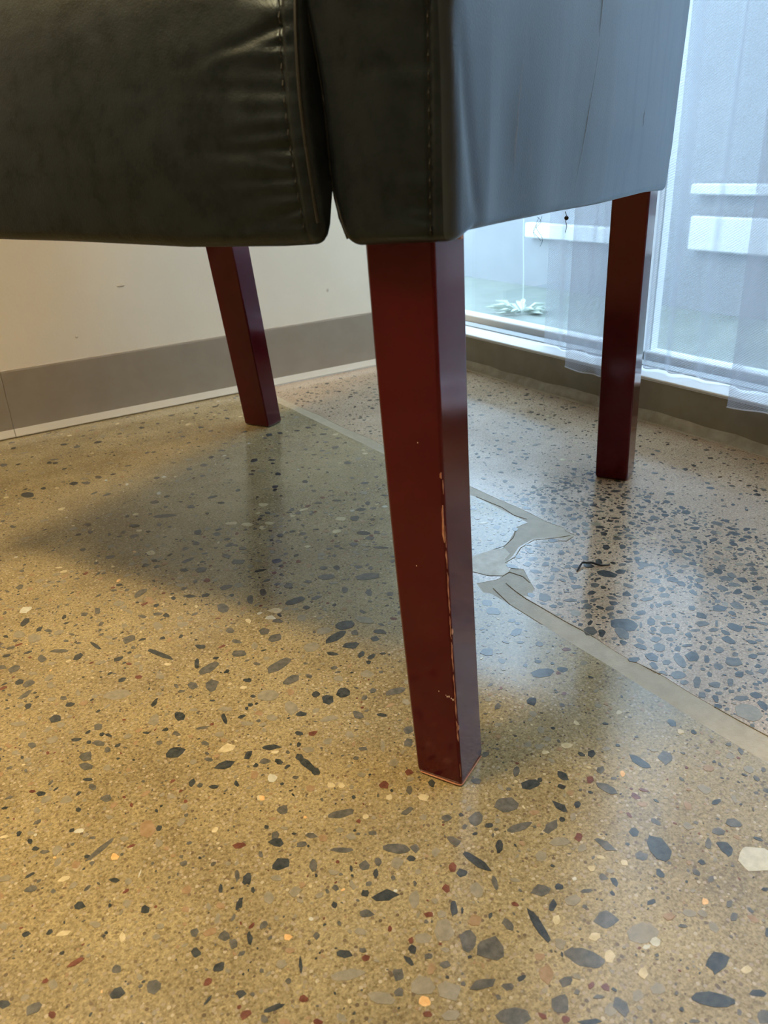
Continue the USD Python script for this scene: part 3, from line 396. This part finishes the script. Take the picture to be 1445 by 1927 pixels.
# ------------------------------------------------------------------ curtains
def sheet(path, z_top, hem, name, label, n=260, nz=40):
    """hanging net: path = plan polyline (x, y); hem(s) = height of the lower edge along it"""
    P = np.array(path, float); d = np.r_[0, np.cumsum(np.hypot(*np.diff(P, axis=0).T))]
    s = np.linspace(0, d[-1], n)
    from scipy.interpolate import PchipInterpolator
    X, Y = PchipInterpolator(d, P[:, 0])(s), PchipInterpolator(d, P[:, 1])(s)
    q = np.linspace(0, 1, nz) ** 1.6
    V = []
    for i in range(n):
        zb = hem(s[i], X[i], Y[i])
        z = zb + (z_top - zb) * q
        k = np.minimum((z - zb) / .5, 1)
        V.append(np.c_[X[i] + .0035 * np.sin(s[i] * 70 + 2) * k, Y[i] + .010 * np.sin(s[i] * 55) * k, z])
    V = np.array(V).reshape(-1, 3)
    Fc = np.array([[i * nz + j, (i + 1) * nz + j, (i + 1) * nz + j + 1, i * nz + j + 1] for i in range(n - 1) for j in range(nz - 1)])
    c = thing(name, label=label, category='curtain')
    obj('cloth', (V, Fc), M['sheer_net'], c, True)
    # turned hem: a double band with a thicker cord edge
    hv = V.reshape(n, nz, 3)[:, 0]
    obj('hem', tube(hv, .0009, 5), M['sheer_hem'], c)
    return c
mat('sheer_hem', {'d': ('diffuse_bsdf', dict(color=(.8, .82, .85))), 'tl': ('translucent_bsdf', dict(color=(.8, .82, .86))), 'm': ('mix_closure', dict(fac=.5))}, [('d.BSDF', 'm.closure1'), ('tl.BSDF', 'm.closure2')], surface='m.closure')
def hem1(s, x, y):
    on = np.clip((x - .905) / .02, 0, 1)
    return .0480 + .0165 * on + .0012 * math.sin(y * 60)
def hem2(s, x, y):
    on = np.clip((x - .905) / .02, 0, 1)
    return .0500 + .0150 * on + .0030 * math.sin(y * 37 + 1) * (.3 + .7 * (1 - on))
sheet([(.941, .950), (.946, .925), (.934, .900), (.946, .872), (.936, .845), (.944, .815), (.936, .785), (.925, .760), (.908, .752), (.898, .765), (.896, .785), (.902, .805), (.895, .828), (.898, .859)],
      2.15, hem1, 'curtain', 'sheer white net curtain left of the rear chair leg, its hem hanging over the sill')
sheet([(.936, .742), (.928, .730), (.944, .712), (.930, .690), (.946, .665), (.938, .640), (.948, .610), (.934, .580), (.946, .545), (.936, .500), (.946, .455), (.936, .41), (.944, .36), (.925, .325), (.905, .320), (.897, .335), (.902, .37), (.894, .41), (.901, .45), (.893, .49), (.899, .525), (.893, .55), (.897, .575)],
      2.15, hem2, 'curtain', 'sheer white net curtain at the right, hem hanging below the sill in a loose fold', n=420)

sheet([(.938 + .009 * (-1) ** k, .315 - .0235 * k) for k in range(39)], 2.15, hem2, 'curtain', 'unseen sheer net curtain added along the rest of the window to cut daylight', n=300, nz=24)  # unseen net added to cut the daylight on the near floor

# ------------------------------------------------------------------ the armchair (built in its own frame: u to the back, v to its right, z up)
BX, BY, CH = .23832, .29448, math.radians(27.3)
from scipy.interpolate import CubicSpline
def smooth_interp(x, xs, ys): return CubicSpline(xs, ys, bc_type='natural')(np.clip(x, xs[0], xs[-1]))
chair = thing('armchair', label='black leather armchair on four dark cherry-red square tapered legs', category='armchair')
xf = UsdGeom.Xformable(chair)
xf.AddTransformOp().Set(Gf.Matrix4d(math.cos(CH), math.sin(CH), 0, 0, -math.sin(CH), math.cos(CH), 0, 0, 0, 0, 1, 0, BX, BY, 0, 1))
def fr(V):                                   # (u, v, z) with v to the right -> right-handed local frame
    V = np.array(V, float); V[:, 1] *= -1; return V
def cmesh(V, Fc):
    V = fr(V); Fc = np.asarray(Fc)
    if Fc.shape[1] == 4: Fc = np.vstack([Fc[:, [0, 1, 2]], Fc[:, [0, 2, 3]]])
    m = trimesh.Trimesh(V, Fc[:, ::-1], process=False); return m
LEATHER = M['leather']
VC = -.3095                                  # centre line of the chair

def leg_mesh(bot, top, bow, ztop=.328, n=26, r=.0022):
    """square tapered leg: four corners (u, v) at the foot and at the top, slightly bowed"""
    V = []; k = 0
    zs = np.r_[0.0006, .0016, np.linspace(.004, ztop, n - 2)]
    for i, z in enumerate(zs):
        t = z / .32; c = np.array(bot) * (1 - t) + np.array(top) * t + np.array(bow) * 4 * t * (1 - t)
        ins = .0016 if i == 0 else (.0004 if i == 1 else 0)
        ce = c.mean(0); c = ce + (c - ce) * (1 - ins / .016)
        ring = []
        for q in range(4):
            p, a, b = c[q], c[q - 1], c[(q + 1) % 4]
            da, db = (a - p) / np.linalg.norm(a - p), (b - p) / np.linalg.norm(b - p)
            o = p + (da + db) * r
            for w in np.linspace(0, 1, 4):
                d = -(db * (1 - w) + da * w); ring.append(o + d / np.linalg.norm(d) * r)
        V += [[*p, z] for p in ring]
    m_ = 16; Fc = [[i * m_ + j, i * m_ + (j + 1) % m_, (i + 1) * m_ + (j + 1) % m_, (i + 1) * m_ + j] for i in range(len(zs) - 1) for j in range(m_)]
    T = [q for f_ in Fc for q in ([f_[0], f_[1], f_[2]], [f_[0], f_[2], f_[3]])]
    N = len(V)
    T += [[0, j + 1, j] for j in range(1, m_ - 1)] + [[N - m_, N - m_ + j, N - m_ + j + 1] for j in range(1, m_ - 1)]
    m = trimesh.Trimesh(fr(V), T, process=False); m.fix_normals(); return m
def corners(u0, u1, v0, v1): return [(u0, v0), (u0, v1), (u1, v1), (u1, v0)]
FB, FT, FBOW = corners(0, .0338, -.0308, 0), corners(.000, .0360, -.0520, -.0146), (0, -.0018)
RB, RT = corners(.535, .569, -.0637, -.0262), corners(.489, .526, -.0570, -.0205)
LB, LT = corners(.538, .571, -.5905, -.5462), corners(.492, .529, -.5930, -.5475)
def mirror(c): return [(u, 2 * VC - v) for u, v in c]
leg_f = obj('leg', leg_mesh(FB, FT, FBOW), M['cherry_lacquer'], chair, 50, label='near front leg with chipped worn edge')
obj('leg', leg_mesh(mirror(FB), mirror(FT), (0, .0018)), M['cherry_lacquer'], chair, 50)
obj('leg', leg_mesh(RB, RT, (0, -.0010)), M['cherry_lacquer'], chair, 50)
obj('leg', leg_mesh(LB, LT, (0, 0)), M['cherry_lacquer'], chair, 50)
# worn wood along the near leg's front outer edge and round its foot
def leg_edge(z):
    t = z / .32; return np.array([0 * (1 - t) + 0 * t, 0 * (1 - t) - .0146 * t - .0018 * 4 * t * (1 - t)])
wv = []
r_ = np.random.default_rng(21)
def sliver(z0, z1, side, w, off=0):
    """thin irregular chip on the edge: side 0 = front face, 1 = outer face"""
    zz = np.linspace(z0, z1, 6); P = []
    for i, z in enumerate(zz):
        e = leg_edge(z); ww = w * (.25 if i in (0, 5) else r_.uniform(.6, 1.2))
        a, b = (np.array([e[0] - .00012, e[1] - .0009 - off]), np.array([e[0] - .00012, e[1] - .0009 - off - ww])) if side == 0 else (np.array([e[0] + .0009 + off, e[1] + .00012]), np.array([e[0] + .0009 + off + ww, e[1] + .00012]))
        P += [(*a, z), (*b, z)]
    P = np.array(P); inner = P.copy(); inner[:, 0 if side == 0 else 1] += .0004 if side == 0 else -.0004
    V = np.vstack([P, inner]); n = 12; T = []
    for i in range(5):
        a, b, c, d = 2 * i, 2 * i + 1, 2 * i + 3, 2 * i + 2
        T += [[a, b, c], [a, c, d], [a, d, n + d], [a, n + d, n + a], [b, n + b, n + c], [b, n + c, c]]
    m = trimesh.Trimesh(fr(V), T, process=False); m.fix_normals(); return m
def edge_round(z0, z1, wmax):
    """worn line right on the rounded corner"""
    zz = np.linspace(z0, z1, max(4, int((z1 - z0) / .002))); P = np.array([[leg_edge(z)[0] + .0006 + r_.normal() * .00012, leg_edge(z)[1] - .0006 + r_.normal() * .00012, z] for z in zz])
    return tube(fr(P), np.r_[.0001, wmax * r_.uniform(.35, 1.0, len(zz) - 2), .0001], 6)
for z0, z1, w in ((.035, .050, .0007), (.052, .083, .0006), (.085, .105, .0007), (.107, .122, .00055), (.124, .150, .0006), (.152, .163, .0008), (.165, .178, .0005), (.196, .204, .0005), (.008, .018, .0003)):
    wv.append(edge_round(z0, z1, w * .72))
wv += [sliver(.168, .190, 0, .0011), sliver(.205, .2085, 0, .0010), sliver(.110, .114, 1, .0016), sliver(.043, .047, 1, .0016)]
foot = np.array(FB); ring = [(0.0008, -.0290), (.0002, -.0275), (.0001, -.004), (.0006, -.0012), (.002, -.0004), (.030, .0002)]
wv.append(tube(fr(np.array([[u, v, .0014] for u, v in ring])), .0005, 6))
obj('worn_edge', join(wv), M['raw_wood'], leg_f, label='bare wood showing through chipped lacquer')
fk = []
for (dv, z, s) in ((-.0005, .0655, .0007), (-.0016, .0660, .0005), (-.0030, .0668, .0007), (-.0042, .0664, .0006), (-.0050, .0672, .0003), (-.0095, .0685, .0004), (-.018, .150, .0004), (-.0125, .223, .00035)):
    m = trimesh.creation.icosphere(1, 1.0); m.apply_scale([.00015, s * .6, s * 1.1]); e = leg_edge(z); m.apply_translation([0.0, -(e[1] - .0012 + dv), z]); obj('fleck', m, M['paint_fleck'], leg_f)

def bump_noise(P, scale, octaves=3): return meshkit.fbm(P * scale) if hasattr(meshkit, 'fbm') else np.zeros(len(P))

# --- arms
def arm_mesh(side):
    fine = side > 0
    us = lines(-.010, .560, .03, *(((-.010, .03, .0015), (.03, .540, .006), (.52, .560, .002)) if fine else ()))
    vs = lines(-.070, .000, .014, *(((-.070, 0, .0012),) if fine else ()))
    zs = lines(.3205, .610, .03, *(((.3205, .345, .0013), (.345, .45, .0022)) if fine else ()))
    V, Fc = grid_box(us, vs, zs)
    V = round_box(V, (-.010, -.070, .3205), (.560, 0, .610), (.0070, .0070, .0055))
    u, v, z = V.T.copy()
    wv_ = np.clip((v + .070) / .070, 0, 1)                              # 0 inner face, 1 outer face
    vin = smooth_interp(z, [.3205, .328, .336, .38, .42, .61], [-.0560, -.0597, -.0624, -.0664, -.0722, -.085])
    vout = np.interp(u, [-.01, .25, .56], [0, -.0045, -.0165]) + .0030 * np.sin(np.clip(u / .53, 0, 1) * np.pi) * np.clip((z - .32) / .05, 0, 1)
    vn = vin + (vout - vin) * wv_
    # lower edge of the outer face rises a little behind the corner
    low = np.clip((.345 - z) / .0245, 0, 1)
    z2 = z + low * wv_ * np.interp(u, [-.01, .0, .012, .04, .15, .26, .45, .56], [.0025, .0030, .0062, .0056, .0040, .0012, -.0008, -.0050])
    wu = np.clip((u + .01) / .57, 0, 1)
    u2 = u + wu ** 3 * np.interp(z, [.31, .354, .42, .48, .61], [-.022, -.004, .004, .014, .045])
    u2 -= .0022 * np.sin(np.clip((v + .06) / .05, 0, 1) * np.pi) * (1 - np.clip((u + .01) / .006, 0, 1))      # front face bulges
    # drape of the outer leather and creases
    out = np.clip((wv_ - .8) / .2, 0, 1)
    vn += out * (.0010 * np.sin(u * 58 + 1.5 * np.sin(z * 22)) * np.clip((.5 - z) / .15, 0, 1) * np.exp(-((u - .05) / .12) ** 2))
    vn += out * -.0008 * np.exp(-((u - .010 - (.345 - z) * .25) / .006) ** 2) * np.clip((z - .318) / .02, 0, 1)
    vn += out * .0009 * np.exp(-((u - .026 - (z - .33) * .10) / .011) ** 2) * np.exp(-((z - .345) / .05) ** 2)
    front = 1 - np.clip((u + .01) / .004, 0, 1)
    if fine:
        g = front
        u2 += g * .0011 * np.exp(-((vn + .0112) / .0008) ** 2)            # stitched groove
        u2 -= g * .0004 * np.exp(-((vn + .0088) / .0012) ** 2)
        rr = np.random.default_rng(31)
        for k in range(11):                                               # soft wrinkles pulled to the seam
            zc, L, s_, a_ = rr.uniform(.325, .43), rr.uniform(.012, .03), rr.uniform(.002, .004), rr.uniform(.0002, .00055)
            sl = rr.uniform(-.35, .1)
            t = (z - zc - sl * (vn + .0112)) / s_
            u2 += g * a_ * t * np.exp(-t * t) * np.exp(-((vn + .0125) / L) ** 2) * (vn < -.0108) * 2
        u2 += g * .0006 * meshkit_fbm(np.c_[vn * 60, z * 60, np.zeros_like(z)])
    V = np.c_[u2, vn, z2]
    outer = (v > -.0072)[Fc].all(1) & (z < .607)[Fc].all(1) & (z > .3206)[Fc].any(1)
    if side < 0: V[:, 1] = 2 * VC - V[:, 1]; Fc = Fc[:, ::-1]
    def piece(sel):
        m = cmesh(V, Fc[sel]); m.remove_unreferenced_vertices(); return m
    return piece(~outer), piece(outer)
def meshkit_fbm(P):
    try: return np.asarray(meshkit.fbm(P))
    except Exception: return np.zeros(len(P))
_a, _s = arm_mesh(1)
arm = obj('arm', _a, LEATHER, chair, True); side_r = obj('side_panel', _s, M['leather_window_sheen'], chair, True, label='outer side panel, blue window sheen put into its leather, with faint vertical scratches')
_a, _s = arm_mesh(-1)
obj('arm', _a, LEATHER, chair, True); obj('side_panel', _s, M['leather_window_sheen'], chair, True)
# double seam down the arm front, threads and welt on the inner edge
st = []
for z in np.arange(.326, .60, .0068):
    st.append(tube(fr(np.array([[-.0099, -.0113, z], [-.0106, -.0112, z + .0022], [-.0099, -.0112, z + .0044]])), .0004, 5))
obj('stitching', join(st), M['thread_dark'], arm)
st = []
for z in np.arange(.329, .60, .0062):
    m = trimesh.creation.icosphere(1, .00055); m.apply_scale([.7, 1, 1.4]); m.apply_translation([-.0092, .0068, z]); st.append(m)
obj('stitching', join(st), M['thread_light'], arm, label='pale thread dots beside the seam')
zz = np.linspace(.324, .60, 90)
vi = smooth_interp(zz, [.3205, .328, .336, .38, .42, .61], [-.0560, -.0597, -.0624, -.0664, -.0722, -.085])
obj('piping', tube(fr(np.c_[-.0060 - .0016 * 0 + .0001 * np.sin(zz * 900), vi + .0008, zz]), .0009 + .00012 * np.sin(zz * 1400), 7), M['leather_edge'], arm)
sc = []
for (u0, z0, u1, z1, w) in ((.073, .415, .062, .340, .00030), (.086, .362, .090, .350, .00055), (.215, .470, .205, .420, .00055), (.208, .418, .176, .335, .00030), (.372, .385, .370, .372, .0004), (.0655, .375, .0635, .35, .0004)):
    P = np.array([[u0 + (u1 - u0) * t + .0006 * math.sin(t * 9), np.interp(u0 + (u1 - u0) * t, [-.01, .25, .56], [0, -.0045, -.0165]) + .0030 * math.sin(np.clip((u0 + (u1 - u0) * t) / .53, 0, 1) * np.pi) * min(1, (z0 + (z1 - z0) * t - .32) / .05) + .0002, z0 + (z1 - z0) * t] for t in np.linspace(0, 1, 24)])
    obj('scratch', tube(fr(P), .75 * w * np.abs(np.sin(np.linspace(.1, 3.0, 24)) * (.5 + .5 * r_.random(24))), 5), M['scuff'], side_r)

# --- seat: upholstered front with puckers along its right seam
def seat_mesh():
    us = lines(-.020, .46, .03, (-.020, .035, .0022))
    vs = lines(-.554, -.065, .012, (-.33, -.12, .0045), (-.12, -.065, .0011))
    zs = lines(.3195, .470, .012, (.3195, .46, .0012))
    V, Fc = grid_box(us, vs, zs)
    V = round_box(V, (-.020, -.554, .3195), (.46, -.065, .470), (.0075, .0075, .0075))
    u, v, z = V.T.copy()
    # right edge follows the arm; mirrored on the left
    def edge(zq): return smooth_interp(zq, [.3195, .345, .38, .42, .47], [-.0640, -.0650, -.0682, -.0712, -.0760])
    mid = VC; w = (v - mid) / (-.065 - mid)
    vn = mid + w * (edge(z) - mid)
    fr_ = 1 - np.clip((u + .020) / .010, 0, 1)
    near = 1 - np.clip((u + .020) / .06, 0, 1)
    # crown: leans back towards the top, belly forward in the middle
    u2 = u + near * (smooth_interp(z, [.3195, .345, .385, .42, .445, .47], [.0022, -.0012, -.0008, .0045, .0135, .030]) - .0035 * np.clip(1 - np.abs(w) ** 4, 0, 1))
    low = np.clip((.34 - z) / .0205, 0, 1)
    z2 = z + low * (np.interp(np.abs(w), [0, .3, .65, .9, 1], [.0022, .0016, -.0004, .0008, .0022]))
    # behind the front lip the base sits higher
    up = np.clip((u + .0140) / .0045, 0, 1) * .008 + np.clip((u + .0105) / .004, 0, 1) * .018
    z2 = z2 + up * np.clip((.350 - z) / .0305, 0, 1)
    # seam groove and puckers
    ds = (edge(z) - .0090) - vn                                           # distance left of the seam
    g = fr_
    u2 += g * .0012 * np.exp(-(ds / .0009) ** 2)
    rr = np.random.default_rng(44)
    for zc, L, s_, a_, sl in ((.4115, .030, .0030, .0016, .10), (.4045, .012, .0022, .0010, .0), (.394, .020, .0035, .0010, -.05), (.386, .026, .0035, .0012, .06), (.3775, .016, .003, .0009, 0), (.3705, .024, .0032, .0012, .05),
                              (.3625, .030, .0034, .0013, .04), (.3555, .022, .0026, .0013, -.08), (.3505, .024, .0024, .0016, .10), (.3435, .016, .0025, .0010, .12), (.337, .018, .0026, .0012, .15), (.330, .012, .0025, .0007, 0), (.4235, .020, .004, .0012, -.1), (.434, .028, .004, .0014, 0)):
        s_ = s_ * rr.uniform(1.0, 1.45); L = L * rr.uniform(.8, 1.5); a_ = a_ * rr.uniform(.95, 1.6); sl = sl + rr.uniform(-.12, .12)
        t = (z - zc + sl * ds) / s_
        u2 += g * a_ * 1.2 * t * np.exp(-t * t) * np.exp(-(np.abs(ds) / L) ** 1.5) * np.where(ds < 0, .35, 1)
        u2 += g * a_ * .7 * np.exp(-t * t) * np.exp(-(np.abs(ds) / L) ** 1.5) * np.where(ds < 0, .35, 1)
    u2 += g * .0022 * meshkit_fbm(np.c_[vn * 16, z * 22, np.zeros_like(z)])
    u2 += g * .0004 * meshkit_fbm(np.c_[vn * 90 + 4, z * 130, np.zeros_like(z)])
    return cmesh(np.c_[u2, vn, z2], Fc)
seat = obj('seat', seat_mesh(), LEATHER, chair, True)
st = []
def seat_edge(z): return float(smooth_interp(z, [.3195, .345, .38, .42, .47], [-.0640, -.0650, -.0682, -.0712, -.0760]))
SU = lambda z: -.020 + float(smooth_interp(z, [.3195, .345, .385, .42, .445, .47], [.0022, -.0012, -.0008, .0045, .0135, .030]))
for z in np.arange(.328, .455, .0066):
    P = [[SU(z + dz) - .0004 + (.0011 if dz in (0, .0042) else .0004), seat_edge(z + dz) - .0090, z + dz] for dz in (0, .0021, .0042)]
    st.append(tube(fr(np.array(P)), .00042, 5))
obj('stitching', join(st), M['thread_dark'], seat)
zz = np.linspace(.332, .455, 60)
obj('piping', tube(fr(np.c_[[SU(z) + .0012 for z in zz], [seat_edge(z) - .0012 for z in zz], zz]), .0008, 6), M['leather_edge'], seat)
# --- back rest, underside cloth, threads hanging from it
def back_mesh():
    V, Fc = grid_box(lines(.43, .545, .02), lines(-.552, -.067, .03), lines(.33, .86, .03))
    V = round_box(V, (.43, -.552, .33), (.545, -.067, .86), .03)
    V[:, 0] += (V[:, 2] - .33) * .16
    return cmesh(V, Fc)
obj('backrest', back_mesh(), LEATHER, chair, True)
obj('underside', cmesh(*grid_box(np.array([.03, .51]), np.array([-.56, -.062]), np.array([.346, .352]))), M['black_cloth'], chair)
hr = []
P = np.array([[.150, .0008, .3245], [.1505, .0018, .3215], [.1500, .0014, .3190], [.1505, .0020, .3160], [.150, .0016, .3125]]); hr.append(tube(fr(P), .00022, 5))
m = trimesh.creation.icosphere(2, .0013); m.apply_translation([.1505, -.0016, .3208]); hr.append(m)
for k in range(3):
    t = np.linspace(0, 1, 16); P = np.c_[.098 + .004 * np.sin(t * 5 + k * 2) + k * .002, .001 + .001 * np.sin(t * 7 + k), .3255 - t * (.010 + .003 * k)]; hr.append(tube(fr(P), .00012, 4))
obj('loose_thread', hr[0], M['thread_dark'], chair, label='loose thread hanging under the side panel'); obj('lint', hr[1], M['thread_dark'], chair, True)
for _h in hr[2:]: obj('loose_thread', _h, M['thread_dark'], chair)
# bare frame wood with a staple behind the front corner
obj('frame_wood', cmesh(*grid_box(np.array([.0075, .0105]), np.array([-.0075, -.0045]), np.array([.3228, .3265]))), M['raw_wood'], chair, label='glimpse of raw frame wood at the front corner')

# ------------------------------------------------------------------ small litter on the floor
def crumb(x, y, s, name, label, mt, seed):
    r = np.random.default_rng(seed); P = r.normal(size=(14, 3)); P /= np.linalg.norm(P, axis=1, keepdims=True)
    m = trimesh.convex.convex_hull(P * np.array(s)); m.apply_translation([x, y, s[2] * .9 + .0003]); obj(name, m, M[mt], label=label, category='crumb')
crumb(.2105, .968, (.0022, .0018, .0008), 'paper_crumb', 'tiny white paper crumb on the floor left of the far chair leg', 'white_gloss', 3)
P = np.array([[.497, .446, .0008], [.503, .449, .0014], [.510, .452, .0030], [.517, .447, .0030], [.522, .440, .0012], [.530, .436, .0008]])
obj('debris_curl', tube(P, [.0006, .0011, .0010, .0011, .0009, .0005], 6), M['thread_dark'], label='small dark curled sliver lying on the dense stone slab', category='debris')
P = np.array([[.700, .545, .0008], [.706, .548, .0010], [.712, .549, .0012]])
